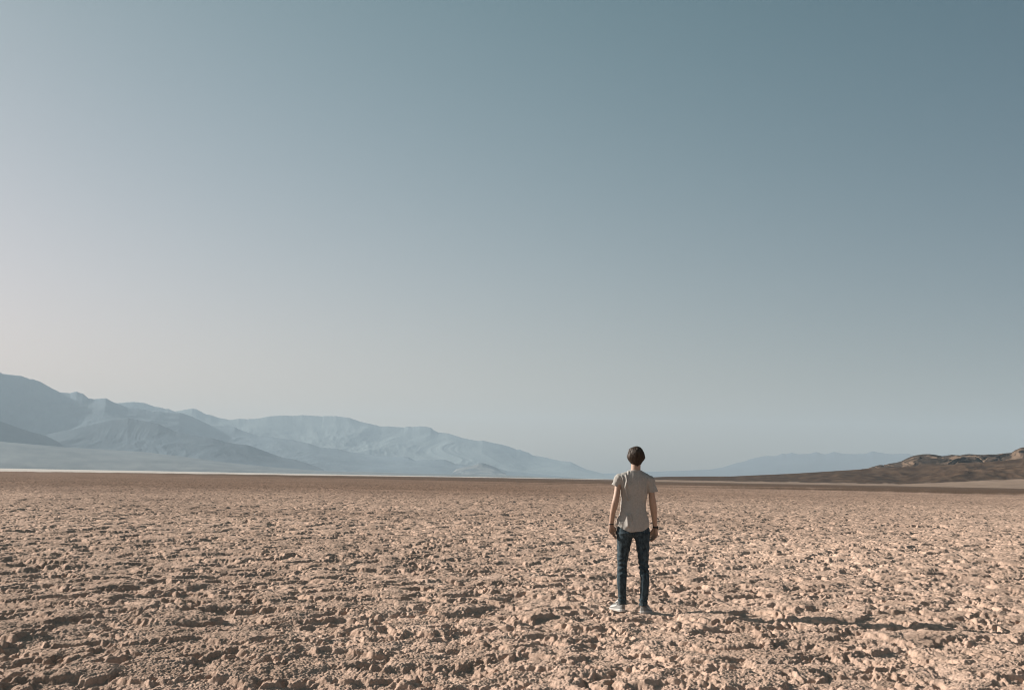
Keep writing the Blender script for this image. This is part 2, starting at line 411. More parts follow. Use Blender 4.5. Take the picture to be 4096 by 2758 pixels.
# near brown hills on the right: apron, dark fan and badland ridge as one terrain
def build_right_hills():
    st = {}
    st['apron'] = c5([(-200, 352), (300, 358), (900, 362), (1300, 366), (1600, 364), (1900, 350), (2329, 330)])
    st['bench'] = c5([(-200, 322), (20, 319), (300, 316), (500, 316), (900, 298), (1380, 268), (1700, 252), (2000, 235), (2329, 205)])
    st['ridge'] = c5([(-200, 330), (500, 334), (900, 318), (1250, 292), (1345, 276), (1380, 262), (1405, 252), (1430, 245), (1455, 247), (1490, 236), (1530, 231), (1565, 222), (1600, 203), (1640, 188), (1660, 184), (1700, 178), (1740, 177), (1780, 182), (1820, 190), (1840, 188), (1880, 181), (1900, 183), (1930, 185), (1960, 179), (1990, 177), (2040, 181), (2080, 182), (2110, 179), (2150, 180), (2200, 173), (2250, 169), (2275, 152), (2310, 137), (2329, 135)])
    az = np.arange(R(3.2), R(45), 0.00055)
    def prof(k):
        p = np.array(st[k]); a, e = px_ray(p[:, 0], p[:, 1])
        return np.interp(az, a, e)
    e1, e2, e3 = prof('apron'), prof('bench'), prof('ridge')
    zero = np.full(az.shape, -0.0012)
    ds = [760, 900, 1100, 1150, 1360, 1540]
    els = [np.arctan2(-1.46 - 0.6, 760) + 0 * az, np.maximum(e1, 0.0), e2, e2 * 0.96, e3, e3 * 0.3]
    t = np.concatenate([np.linspace(0, 1, 24)[:-1], np.linspace(1, 2, 90)[:-1], np.linspace(2, 3, 24)[:-1], np.linspace(3, 4, 90)[:-1], np.linspace(4, 5, 14)])
    D1 = np.interp(t, range(6), ds)
    zs = [CAM[2] + d * np.tan(e) for d, e in zip(ds, els)]
    zst = np.stack(zs)
    i0 = np.clip(t.astype(int), 0, 4); fr = (t - i0)[:, None]
    Z = zst[i0] * (1 - fr) + zst[i0 + 1] * fr
    AZ, D = np.meshgrid(az, D1)
    X, Y = D * np.sin(AZ), D * np.cos(AZ)
    k1 = np.clip(t - 1, 0, 1)[:, None] * (t < 2)[:, None]            # dark fan
    k3 = np.where((t >= 3) & (t <= 4), 4 * (t - 3) * (4 - t), 0)[:, None]
    hgt = np.clip(AZ - R(13), 0, R(12)) / R(12)
    gul = ridged(X / 80 + 0.3 * perlin(X / 120, Y / 120, 3), Y / 150, 61, 4)
    Z = Z + (4 * k1 * (1 - k1)) * hgt * 18 * (gul - 0.82)
    Z = Z + k3 * hgt * 14 * (ridged((AZ + 0.015 * perlin(AZ * 40, t[:, None] * 3 + 0 * AZ, 8)) * 55, t[:, None] * 1.1 + 0 * AZ, 67, 5) - 0.75)
    Z = -1.6 + (Z + 1.6) * sstep(R(3.6), R(9.0), AZ)
    V = np.stack([X.ravel(), Y.ravel(), Z.ravel()], 1)
    I = np.arange(V.shape[0]).reshape(AZ.shape)
    fcs = np.stack([I[:-1, :-1].ravel(), I[:-1, 1:].ravel(), I[1:, 1:].ravel(), I[1:, :-1].ravel()], 1)
    o = mesh_obj("brown_hills", V, fcs, rock_mat("brown_hill_rock", 0.06))
    T = t[:, None] + 0 * AZ
    apron = np.array([0.23, 0.165, 0.122]); fan = np.array([0.044, 0.026, 0.016]); fan2 = np.array([0.078, 0.049, 0.031]); tanr = np.array([0.135, 0.092, 0.064]); cap = np.array([0.040, 0.029, 0.022])
    edge = 1 + 0.10 * fbm(AZ * 60, T * 2, 81, 3)
    k = sstep(0.92, 1.04, T * edge)[..., None]
    m = np.clip(0.5 + fbm(AZ * 90, T * 9, 83, 4), 0, 1)[..., None]
    C = apron * (1 - k) + (fan * (1 - m) + fan2 * m) * k
    k = sstep(3.0, 3.3, T)[..., None]
    pale = (sstep(0.02, 0.3, fbm(AZ * 70, T * 2.5, 87, 4)) * (1 - sstep(3.78, 3.92, T)))[..., None]
    C = C * (1 - k) + (cap * (1 - pale) + tanr * pale) * k
    attr_color(o, "tint", C.reshape(-1, 3))
    return structure(o)
build_right_hills()
print("mountains", time.time() - T0)

# PERSON_START
# ---------------------------------------------------------------- the person
class Field:
    """signed distance field on a grid (negative inside); shapes are blended in one after another"""
    def __init__(s, lo, hi, h, far=0.06):
        s.h = h; s.lo = np.array(lo, float)
        s.n = np.ceil((np.array(hi) - s.lo) / h).astype(int) + 1
        s.F = np.full(s.n, far, np.float32)
        s.ax = [(s.lo[k] + h * np.arange(s.n[k])).astype(np.float32) for k in range(3)]
    def region(s, lo, hi, m):
        sl = []
        for k in range(3):
            a = int(np.floor((lo[k] - m - s.lo[k]) / s.h)); b = int(np.ceil((hi[k] + m - s.lo[k]) / s.h)) + 1
            sl.append(slice(max(a, 0), min(max(b, 1), s.n[k])))
        sl = tuple(sl)
        x = s.ax[0][sl[0]][:, None, None]; y = s.ax[1][sl[1]][None, :, None]; z = s.ax[2][sl[2]][None, None, :]
        return sl, x, y, z
    def blend(s, sl, d, k):
        a = s.F[sl]
        if k <= 0: s.F[sl] = np.minimum(a, d); return
        hh = np.clip(0.5 + 0.5 * (a - d) / k, 0, 1)
        s.F[sl] = a + (d - a) * hh - k * hh * (1 - hh)
    def carve(s, sl, d, k=0.0):
        s.F[sl] = np.maximum(s.F[sl], -d)
    def capsule(s, p, q, r1, r2, k=0.01):
        p, q = np.array(p, float), np.array(q, float); r = max(r1, r2)
        sl, x, y, z = s.region(np.minimum(p, q) - r, np.maximum(p, q) + r, k + 4 * s.h)
        v = q - p; L = max(float(v @ v), 1e-9)
        t = np.clip(((x - p[0]) * v[0] + (y - p[1]) * v[1] + (z - p[2]) * v[2]) / L, 0, 1)
        d = np.sqrt((x - p[0] - t * v[0]) ** 2 + (y - p[1] - t * v[1]) ** 2 + (z - p[2] - t * v[2]) ** 2) - (r1 + (r2 - r1) * t)
        s.blend(sl, d, k)
    def ellipsoid(s, c, r, k=0.01, cut=False):
        c, r = np.array(c, float), np.array(r, float)
        sl, x, y, z = s.region(c - r, c + r, k + 4 * s.h)
        q = np.sqrt(((x - c[0]) / r[0]) ** 2 + ((y - c[1]) / r[1]) ** 2 + ((z - c[2]) / r[2]) ** 2)
        d = (q - 1) * r.min()
        s.carve(sl, d) if cut else s.blend(sl, d, k)
    def loft(s, rows, k=0.01, n=2.0, disp=None):
        """rows of (z, cx, cy, a, b): elliptical sections stacked upwards; disp(x, y, z, angle) adds relief"""
        rows = np.array(sorted(rows), float)
        lo = [(rows[:, 1] - rows[:, 3]).min(), (rows[:, 2] - rows[:, 4]).min(), rows[0, 0]]
        hi = [(rows[:, 1] + rows[:, 3]).max(), (rows[:, 2] + rows[:, 4]).max(), rows[-1, 0]]
        sl, x, y, z = s.region(lo, hi, k + 5 * s.h)
        zz = z[0, 0]
        g = [smooth_interp(zz, rows[:, 0], rows[:, j])[None, None, :] for j in range(1, 5)]
        u, v = (x - g[0]) / g[2], (y - g[1]) / g[3]
        q = np.sqrt(u * u + v * v) if n == 2 else (np.abs(u) ** n + np.abs(v) ** n) ** (1 / n)
        d = (q - 1) * np.minimum(g[2], g[3])
        if disp is not None: d = d - disp(x, y, z)
        d = np.maximum(d, np.maximum(rows[0, 0] - z, z - rows[-1, 0]))
        s.blend(sl, d.astype(np.float32), k)
    def mesh(s):
        F, h = s.F, s.h
        ins = F < 0
        c = np.zeros(np.array(F.shape) - 1, np.int8)
        for dx in (0, 1):
            for dy in (0, 1):
                for dz in (0, 1):
                    c += ins[dx:F.shape[0] - 1 + dx, dy:F.shape[1] - 1 + dy, dz:F.shape[2] - 1 + dz]
        act = (c > 0) & (c < 8)
        I = np.argwhere(act)
        idx = np.full(act.shape, -1, np.int32); idx[act] = np.arange(len(I))
        P = np.zeros((len(I), 3)); W = np.zeros(len(I))
        for ax in range(3):
            o = [a for a in range(3) if a != ax]
            for e0 in (0, 1):
                for e1 in (0, 1):
                    A = I.copy(); A[:, o[0]] += e0; A[:, o[1]] += e1
                    B = A.copy(); B[:, ax] += 1
                    fa, fb = F[A[:, 0], A[:, 1], A[:, 2]], F[B[:, 0], B[:, 1], B[:, 2]]
                    m = (fa < 0) != (fb < 0)
                    t = np.where(m, fa / np.where(m, fa - fb, 1), 0)
                    Q = A.astype(float); Q[:, ax] += t
                    P += Q * m[:, None]; W += m
        P = s.lo + h * P / W[:, None]
        faces = []
        for ax in range(3):
            o = [a for a in range(3) if a != ax]
            a = [slice(1, -1)] * 3; b = [slice(1, -1)] * 3
            a[ax] = slice(0, -1); b[ax] = slice(1, None)
            ia, ib = ins[tuple(a)], ins[tuple(b)]
            for flip in (False, True):
                m = (ia & ~ib) if not flip else (~ia & ib)
                E = np.argwhere(m); E[:, o[0]] += 1; E[:, o[1]] += 1
                def cell(d0, d1):
                    G = E.copy(); G[:, o[0]] += d0; G[:, o[1]] += d1
                    return idx[G[:, 0], G[:, 1], G[:, 2]]
                q = np.stack([cell(-1, -1), cell(0, -1), cell(0, 0), cell(-1, 0)], 1)
                if flip != (ax == 1): q = q[:, ::-1]
                faces.append(q)
        fc = np.concatenate(faces)
        return P, fc[(fc >= 0).all(1)]

def smooth_interp(x, xp, fp):
    """monotone-ish cubic through the rows"""
    xp, fp = np.asarray(xp, float), np.asarray(fp, float)
    m = np.gradient(fp, xp)
    i = np.clip(np.searchsorted(xp, x) - 1, 0, len(xp) - 2)
    h = xp[i + 1] - xp[i]; t = np.clip((x - xp[i]) / h, 0, 1)
    return ((2 * t**3 - 3 * t**2 + 1) * fp[i] + (t**3 - 2 * t**2 + t) * h * m[i] + (-2 * t**3 + 3 * t**2) * fp[i + 1] + (t**3 - t**2) * h * m[i + 1]).astype(np.float32)

def n3(x, y, z, s=0):
    """cheap smooth 3-D noise from three 2-D slices"""
    return 0.5 * (perlin(x + 0.37 * z + 0 * y, y + 0.61 * z + 0 * x, s) + perlin(x - 0.5 * y + 0 * z, z + 0.31 * x + 0 * y, s + 7))

ARM_L = [(1.50, -0.150, -0.005, 0.045, 0.046), (1.42, -0.163, -0.012, 0.041, 0.046), (1.34, -0.176, -0.018, 0.0345, 0.042), (1.26, -0.190, -0.020, 0.035, 0.040), (1.20, -0.2025, -0.016, 0.0372, 0.038), (1.14, -0.214, -0.006, 0.0362, 0.037), (1.09, -0.2255, 0.004, 0.0325, 0.034), (1.02, -0.234, 0.018, 0.028, 0.029), (0.955, -0.240, 0.028, 0.0250, 0.022)]
ARM_R = [(1.49, 0.180, -0.005, 0.046, 0.046), (1.40, 0.196, -0.012, 0.041, 0.046), (1.318, 0.2085, -0.018, 0.0335, 0.042), (1.25, 0.217, -0.020, 0.0365, 0.040), (1.19, 0.2245, -0.016, 0.0400, 0.038), (1.12, 0.234, -0.004, 0.0375, 0.037), (1.04, 0.244, 0.010, 0.0300, 0.032), (0.98, 0.250, 0.020, 0.0255, 0.026), (0.925, 0.255, 0.028, 0.0240, 0.021)]
LEG_L = [(0.86, -0.085, 0.0, 0.090, 0.110), (0.78, -0.093, 0.002, 0.083, 0.098), (0.70, -0.099, 0.006, 0.074, 0.086), (0.62, -0.106, 0.010, 0.064, 0.075), (0.535, -0.112, 0.008, 0.0555, 0.064), (0.48, -0.1155, 0.000, 0.0540, 0.060), (0.37, -0.1185, -0.018, 0.0540, 0.060), (0.28, -0.1170, -0.020, 0.0500, 0.053), (0.18, -0.113, -0.012, 0.0450, 0.047), (0.085, -0.1105, -0.006, 0.0440, 0.050)]
LEG_R = [(0.86, 0.095, 0.0, 0.090, 0.110), (0.78, 0.107, 0.002, 0.0785, 0.098), (0.70, 0.111, 0.006, 0.072, 0.086), (0.62, 0.115, 0.010, 0.062, 0.075), (0.535, 0.117, 0.008, 0.0545, 0.064), (0.48, 0.1185, 0.000, 0.0525, 0.060), (0.37, 0.1255, -0.018, 0.0515, 0.060), (0.28, 0.121, -0.020, 0.0490, 0.053), (0.18, 0.113, -0.012, 0.0455, 0.047), (0.085, 0.1060, -0.006, 0.0435, 0.050)]

LEG_L = [(z, x, y + 0.05 * (1 - z / 0.9), a, b) for z, x, y, a, b in LEG_L]
LEG_R = [(z, x, y - 0.09 * (1 - z / 0.9) ** 0.8, a, b) for z, x, y, a, b in LEG_R]
ARM_L = [(z, x, y - 0.032 * min(1, max(0, (1.45 - z) / 0.25)), a, b) for z, x, y, a, b in ARM_L]

def shrink(rows, m, zlo=-9, zhi=9):
    return [(z, x, y, a - m, b - m) for z, x, y, a, b in rows if zlo <= z <= zhi]

def hand(f, side, wrist):
    """palm turned back and inwards, thumb on the inner side, fingers loosely curled; side -1 left, +1 right"""
    W = np.array(wrist)
    # local frame: o = towards the little finger (outwards), dn = down the fingers, bk = palm side (towards the viewer, inwards)
    dn = np.array([-side * 0.05, 0.05, -1.0]); dn /= np.linalg.norm(dn)
    o = np.array([side * 0.80, -0.52, 0.0]); o -= dn * (o @ dn); o /= np.linalg.norm(o)
    bk = np.cross(dn, o) * (1 if side > 0 else -1)
    if bk[1] > 0: bk = -bk
    P = lambda a, b, c: W + o * a + dn * b + bk * c
    kn = [(-0.030, 0.082), (-0.010, 0.087), (0.011, 0.083), (0.030, 0.073)]      # index .. little
    ln = [(0.040, 0.025, 0.020), (0.044, 0.028, 0.021), (0.041, 0.026, 0.020), (0.032, 0.020, 0.018)]
    cu = [(0.35, 0.75, 1.05), (0.40, 0.85, 1.2), (0.50, 0.95, 1.3), (0.60, 1.05, 1.4)]
    for i, (a, b) in enumerate(kn):
        f.capsule(P(a * 0.45, -0.005, 0), P(a, b, 0), 0.0135, 0.0115, 0.010)
        p = P(a, b, 0)
        r = 0.0095 - 0.0008 * (i == 3)
        spread = (a * 0.35)
        for j in range(3):
            ang = cu[i][j] * (1.0 if side < 0 else 1.15)
            q = p + (dn * math.cos(ang) + bk * math.sin(ang) + o * spread * (1 - j * 0.5)) * ln[i][j]
            f.capsule(p, q, r - 0.0008 * j, r - 0.0008 * (j + 1), 0.003)
            p = q
    f.capsule(P(0.012, 0.02, 0.006), P(0.016, 0.06, 0.006), 0.013, 0.010, 0.012)     # heel of the hand
    t0, t1 = P(-0.018, 0.020, 0.006), P(-0.042, 0.052, 0.014)
    t2, t3 = P(-0.050, 0.084, 0.016), P(-0.046, 0.108, 0.020)
    f.capsule(t0, t1, 0.0150, 0.0118, 0.010); f.capsule(t1, t2, 0.0108, 0.0092, 0.004); f.capsule(t2, t3, 0.0092, 0.0076, 0.003)

HX, HY = 0.044, 0.012         # head centre
def build_body():
    f = Field((-0.31, -0.17, 0.02), (0.33, 0.25, 1.83), 0.0034)
    for rows in (ARM_L, ARM_R):
        f.loft(rows, 0.012)
    f.loft(shrink(LEG_L, 0.014), 0.02); f.loft(shrink(LEG_R, 0.014), 0.02)
    f.loft([(0.84, 0.005, 0, 0.15, 0.085), (0.92, 0.005, 0, 0.160, 0.092), (1.02, 0.004, 0.005, 0.142, 0.085), (1.14, 0.006, 0.005, 0.122, 0.078), (1.28, 0.014, 0.003, 0.138, 0.085), (1.40, 0.017, 0.0, 0.150, 0.088), (1.48, 0.018, -0.005, 0.140, 0.072), (1.525, 0.022, -0.008, 0.100, 0.052)], 0.02)
    f.capsule((0.022, -0.010, 1.47), (-0.150, -0.008, 1.475), 0.055, 0.043, 0.02); f.capsule((0.022, -0.010, 1.465), (0.182, -0.008, 1.455), 0.055, 0.043, 0.02)
    f.capsule((0.028, -0.012, 1.50), (0.036, 0.000, 1.66), 0.056, 0.052, 0.03)
    f.capsule((0.020, -0.008, 1.52), (-0.07, -0.008, 1.500), 0.034, 0.032, 0.03); f.capsule((0.036, -0.008, 1.52), (0.12, -0.008, 1.495), 0.034, 0.032, 0.03)
    # head and face (looking away)
    f.ellipsoid((HX, HY - 0.004, 1.735), (0.076, 0.092, 0.088), 0.02)
    f.ellipsoid((HX, HY + 0.036, 1.675), (0.060, 0.062, 0.075), 0.02)
    f.capsule((HX - 0.025, HY + 0.070, 1.627), (HX + 0.025, HY + 0.070, 1.627), 0.020, 0.020, 0.02)
    f.capsule((HX, HY + 0.090, 1.722), (HX, HY + 0.113, 1.683), 0.009, 0.0125, 0.012)
    f.capsule((HX - 0.03, HY + 0.083, 1.738), (HX + 0.03, HY + 0.083, 1.738), 0.010, 0.010, 0.01)
    for sx in (-1, 1):
        f.ellipsoid((HX + sx * 0.030, HY + 0.101, 1.716), (0.014, 0.014, 0.009), 0.0, cut=True)
        f.ellipsoid((HX + sx * 0.030, HY + 0.086, 1.716), (0.0125, 0.0125, 0.0115), 0.003)
        f.capsule((HX + sx * 0.077, HY - 0.004, 1.728), (HX + sx * 0.073, HY + 0.000, 1.690), 0.013, 0.009, 0.006)
    f.capsule((HX - 0.018, HY + 0.096, 1.653), (HX + 0.018, HY + 0.096, 1.653), 0.0065, 0.0065, 0.006)
    f.capsule((HX - 0.015, HY + 0.095, 1.644), (HX + 0.015, HY + 0.095, 1.644), 0.0070, 0.0070, 0.004)
    hand(f, -1, (-0.241, 0.000, 0.952)); hand(f, 1, (0.256, 0.032, 0.922))
    return f.mesh()

def build_hair():
    z0 = lambda y: 1.833 - (y - 165) * 0.000233
    xx = lambda x: 0.046 + (x - 590) * 0.000233
    sil = [(166, 560, 590), (185, 470, 690), (215, 400, 750), (260, 300, 800), (300, 250, 825), (380, 212, 872), (450, 188, 912), (530, 168, 935), (600, 154, 950), (680, 146, 968), (740, 150, 972), (800, 168, 925), (850, 200, 900), (900, 240, 850), (950, 272, 805), (1000, 300, 785), (1040, 350, 758), (1070, 430, 720), (1095, 500, 640)]
    rows = []
    for y, l, r in sil:
        z = z0(y); a = (xx(r) - xx(l)) / 2
        top = math.sqrt(max(0.0, 1 - ((z - 1.735) / 0.099) ** 2)) if z > 1.735 else 1.0
        b = 0.104 * top if z > 1.735 else np.interp(z, [1.61, 1.65, 1.70, 1.735], [0.040, 0.062, 0.090, 0.104])
        cy = HY - 0.004 if z > 1.735 else np.interp(z, [1.61, 1.65, 1.70, 1.735], [-0.020, -0.008, 0.004, 0.008])
        rows.append((z, (xx(l) + xx(r)) / 2, cy, max(a, 0.012), max(b, 0.012)))
    f = Field((-0.09, -0.13, 1.59), (0.18, 0.16, 1.87), 0.0024)
    def locks(x, y, z):
        ang = np.arctan2(x - HX, -(y - HY)) + 0 * z
        sw = (z - 1.75) * 2.0
        d = 0.0045 * (1 - np.abs(perlin(ang * 4.5 + sw + 20, z * 9 + 0 * ang, 5))) ** 2 + 0.0030 * perlin(ang * 13 + sw * 3, z * 12 + 0 * ang, 6) + 0.0016 * perlin(ang * 30 + sw * 5, z * 18 + 0 * ang, 8)
        return d * np.clip((1.835 - z) / 0.05, 0.2, 1)
    f.loft(rows, 0.0, disp=locks)
    sl, x, y, z = f.region((-0.09, 0.03, 1.59), (0.18, 0.16, 1.772), 0.0)
    # open at the face
    face = np.maximum(np.maximum((HY + 0.052 + 0.10 * (1.72 - z)) - y, z - 1.765 + 0.25 * np.abs(x - HX)), 0 * x - 1)
    f.F[sl] = np.maximum(f.F[sl], -face.astype(np.float32))
    V, Fc = f.mesh()
    # separate strands: tapering ribbons that follow the head and a few that stand off it
    rng = np.random.default_rng(4)
    vs, fs, base = [V], [Fc], len(V)
    zt = np.array([r[0] for r in rows]); 
    order = np.argsort(zt); zt = zt[order]; ra = np.array(rows)[order]
    for k in range(420):
        th = rng.uniform(-2.3, 2.3); zs = rng.uniform(1.66, 1.825); L = rng.uniform(0.05, 0.11)
        fly = k < 60
        n = 8; t = np.linspace(0, 1, n)
        zz = zs - L * t * (0.55 if zs > 1.80 else 1.0)
        zz = np.maximum(zz, 1.590 + 0.03 * rng.random())
        th_t = th * (1 + 0.10 * t * rng.normal()) + 0.10 * t * rng.normal()
        cx, cy, a, b = (np.interp(zz, zt, ra[:, j]) for j in range(1, 5))
        off = 0.002 + 0.0045 * t + (rng.uniform(0.004, 0.014) * t ** 2 if fly else 0)
        X = cx + (a + off) * np.sin(th_t); Y = cy - (b + off) * np.cos(th_t)
        keep_z = zz + (rng.uniform(0.0, 0.03) * t ** 2 if fly and zs > 1.8 else 0)
        Y = np.where((Y > HY + 0.05) & (zz < 1.75), HY + 0.05, Y)
        rad = (0.0013 if fly else rng.uniform(0.0018, 0.0036)) * (1 - t ** 2 * 0.9)
        P = np.stack([X, Y, keep_z], 1)
        ring = []
        for m in range(4):
            an = m * math.pi / 2
            ring.append(P + np.stack([np.cos(th_t) * math.cos(an) + np.sin(th_t) * 0.45 * math.sin(an), np.sin(th_t) * math.cos(an) - np.cos(th_t) * 0.45 * math.sin(an), 0 * t], 1) * rad[:, None])
        G = np.stack(ring, 1).reshape(-1, 3)
        vs.append(G)
        for i in range(n - 1):
            for m in range(4):
                fs.append(np.array([[base + i * 4 + m, base + i * 4 + (m + 1) % 4, base + (i + 1) * 4 + (m + 1) % 4, base + (i + 1) * 4 + m]]))
        base += len(G)
    return np.vstack(vs), np.vstack(fs)

def crease(x, z, pts, w, amp):
    """a ridge along a polyline on the cloth (x, z)"""
    best = 9.0
    for (x0, z0), (x1, z1) in zip(pts[:-1], pts[1:]):
        vx, vz = x1 - x0, z1 - z0
        t = np.clip(((x - x0) * vx + (z - z0) * vz) / (vx * vx + vz * vz), 0, 1)
        best = np.minimum(best, np.sqrt((x - x0 - t * vx) ** 2 + (z - z0 - t * vz) ** 2))
    return amp * np.exp(-(best / w) ** 2)

def build_shirt():
    f = Field((-0.29, -0.19, 0.84), (0.33, 0.20, 1.62), 0.0038)
    def folds(x, y, z):
        back = np.clip(-y / 0.05, 0, 1)
        xx, zz = x + 0 * z, z + 0 * x
        d = crease(xx, zz, [(-0.085, 1.50), (-0.080, 1.44), (-0.098, 1.37), (-0.085, 1.31), (-0.062, 1.24)], 0.012, 0.024)
        d = d + crease(xx, zz, [(-0.13, 1.50), (-0.115, 1.42), (-0.125, 1.36)], 0.009, 0.016)
        d = d + crease(xx, zz, [(-0.055, 1.55), (-0.060, 1.51)], 0.008, 0.011)
        d = d + crease(xx, zz, [(-0.038, 1.07), (-0.020, 1.00)], 0.009, 0.016)
        d = d + crease(xx, zz, [(-0.075, 1.06), (-0.070, 0.95)], 0.016, 0.017)
        d = d + crease(xx, zz, [(0.150, 1.47), (0.140, 1.36), (0.145, 1.26)], 0.011, 0.015)
        d = d + crease(xx, zz, [(0.04, 1.45), (0.055, 1.30), (0.075, 1.15)], 0.016, 0.005)
        d = d + crease(xx, zz, [(-0.02, 1.40), (0.01, 1.22), (0.05, 1.05)], 0.016, 0.004)
        d = d * back
        d = d + 0.0085 * perlin(xx * 16 + zz * 3.0, zz * 4.5 - xx * 2, 3) * (0.4 + 0.6 * back) + 0.0040 * perlin(xx * 34 - zz * 7, zz * 10 + xx * 6, 9)
        return d
    f.loft([(0.855, 0.002, -0.002, 0.186, 0.132), (0.93, 0.000, -0.002, 0.187, 0.132), (0.985, 0.001, -0.002, 0.184, 0.128), (1.05, 0.004, -0.001, 0.162, 0.120), (1.12, 0.006, 0.000, 0.146, 0.110), (1.20, 0.010, 0.000, 0.141, 0.104), (1.28, 0.014, 0.000, 0.148, 0.103), (1.35, 0.016, -0.002, 0.160, 0.105), (1.42, 0.017, -0.004, 0.174, 0.100), (1.47, 0.018, -0.008, 0.176, 0.086), (1.51, 0.020, -0.010, 0.150, 0.070), (1.54, 0.024, -0.012, 0.108, 0.056), (1.565, 0.028, -0.012, 0.070, 0.050), (1.60, 0.030, -0.010, 0.058, 0.052)], 0.02, disp=folds)
    # sleeves
    f.capsule((-0.105, -0.010, 1.468), (-0.156, -0.012, 1.455), 0.060, 0.057, 0.03)
    f.capsule((-0.150, -0.012, 1.460), (-0.200, -0.018, 1.365), 0.053, 0.050, 0.02)
    f.capsule((0.135, -0.010, 1.455), (0.190, -0.012, 1.440), 0.062, 0.060, 0.03)
    f.capsule((0.185, -0.012, 1.440), (0.232, -0.018, 1.31), 0.055, 0.053, 0.02)
    x, y, z = f.ax[0][:, None, None], f.ax[1][None, :, None], f.ax[2][None, None, :]
    sl_f = 0.004 * perlin(x * 22 + z * 30 + 0 * y, z * 9 - x * 12 + y * 14, 33) * (np.abs(x - 0.018) > 0.15)
    F = f.F - sl_f.astype(np.float32)
    F = np.maximum(F, -(F + 0.0095))                                  # a shell of cloth
    u = (x - 0.002) / 0.185
    hem = 0.893 + 0.068 * np.abs(u) ** 2.4 + 0.012 * np.clip(y / 0.1, -1, 1) + 0.004 * np.sin(x * 38)
    sleeve = np.abs(x - 0.018) > 0.150
    zone = (z > 1.20)
    # sleeve openings: planes across the arm
    dL = (x + 0.195) * (-0.42) + (z - 1.377) * (-0.91) ; dL = np.where((x < -0.135) & (z > 1.2), dL, -1)
    dR = (x - 0.228) * (0.18) + (z - 1.318) * (-0.98); dR = np.where((x > 0.168) & (z > 1.15), dR, -1)
    F = np.maximum(F, (hem - z))
    F = np.maximum(F, np.maximum(dL, dR))
    neck = np.sqrt(((x - 0.031) / 0.067) ** 2 + ((y - 0.004) / 0.066) ** 2) - 1
    F = np.maximum(F, np.where(z > 1.52, -neck * 0.066 , -1) )
    F = np.maximum(F, z - (1.562 - 0.35 * np.clip(y, 0, 1)))
    f.F = F.astype(np.float32)
    return f.mesh()

def build_collar():
    th = np.linspace(0, 2 * math.pi, 72, endpoint=False); v = np.linspace(0, 2 * math.pi, 10, endpoint=False)
    T, Vv = np.meshgrid(th, v, indexing='ij')
    r = 0.071 + 0.0045 * np.cos(Vv)
    X = 0.031 + r * np.cos(T); Y = 0.003 + r * 0.97 * np.sin(T)
    Z = 1.553 - 0.33 * np.clip(Y, 0, 1) - 0.06 * np.abs(np.cos(T)) ** 2 * 0.10 + 0.011 * np.sin(Vv) + 0.0012 * np.sin(T * 60) * np.cos(Vv)
    V = np.stack([X, Y, Z], -1).reshape(-1, 3)
    I = np.arange(len(V)).reshape(T.shape)
    J, K = np.roll(I, -1, 0), np.roll(I, -1, 1); L = np.roll(J, -1, 1)
    return V, np.stack([I, J, L, K], -1).reshape(-1, 4)

def build_jeans():
    f = Field((-0.22, -0.17, 0.07), (0.24, 0.17, 1.03), 0.0036)
    def wr(side, cx):
        def g(x, y, z):
            xx, zz = x + 0 * z, z + 0 * x + 0 * y
            knee = np.exp(-((zz - 0.50) / 0.085) ** 2); ank = np.exp(-((zz - 0.13) / 0.06) ** 2); thigh = np.exp(-((zz - 0.68) / 0.08) ** 2)
            sl = zz * 52 + (xx - cx) * side * 16
            bk = np.clip(0.35 - y / 0.05, 0.15, 1.2)
            d = knee * bk * 0.0062 * np.sin(sl * 2.1 + 2.2 * perlin(zz * 9, xx * 12, 4 + side))
            d = d + ank * 0.0048 * np.sin(zz * 120 + xx * 40 + 3 * perlin(zz * 12, xx * 14 + y * 9, 6 + side))
            d = d + thigh * 0.0038 * np.sin(zz * 70 - side * (xx - cx) * 55)
            d = d + 0.0030 * perlin(zz * 13 + 3 * side, xx * 22 + y * 15, 14 + side)
            return d
        return g
    f.loft(LEG_L, 0.02, disp=wr(-1, -0.11)); f.loft(LEG_R, 0.02, disp=wr(1, 0.115))
    def seat(x, y, z):
        xx, zz = x + 0 * z + 0 * y, z + 0 * x + 0 * y
        d = 0.0042 * np.sin(zz * 60 + np.abs(xx) * 55 + 2 * perlin(xx * 11, zz * 11, 8)) * np.exp(-((zz - 0.83) / 0.03) ** 2) * (y < 0)
        d = d + 0.003 * perlin(xx * 16, zz * 18 + y * 7, 2)
        for cx in (-0.090, 0.105):                                   # patch pockets
            px, pz = np.abs(xx - cx) / 0.062, (zz - 0.878) / 0.058
            ins = np.maximum(np.maximum(px, np.abs(pz)), px * 0.6 - pz * 0.72)
            d = d + 0.0040 * (1 - sstep(0.90, 1.0, ins)) * (y < -0.02)
        return d - 0.004 * np.exp(-(xx / 0.006) ** 2) * (y < 0)
    f.loft([(0.815, 0.006, 0.002, 0.120, 0.070), (0.85, 0.006, 0.0, 0.176, 0.112), (0.90, 0.007, -0.002, 0.183, 0.118), (0.935, 0.006, -0.002, 0.172, 0.110), (0.97, 0.006, -0.002, 0.160, 0.100), (1.02, 0.005, 0.0, 0.140, 0.088)], 0.03, disp=seat)
    return f.mesh()

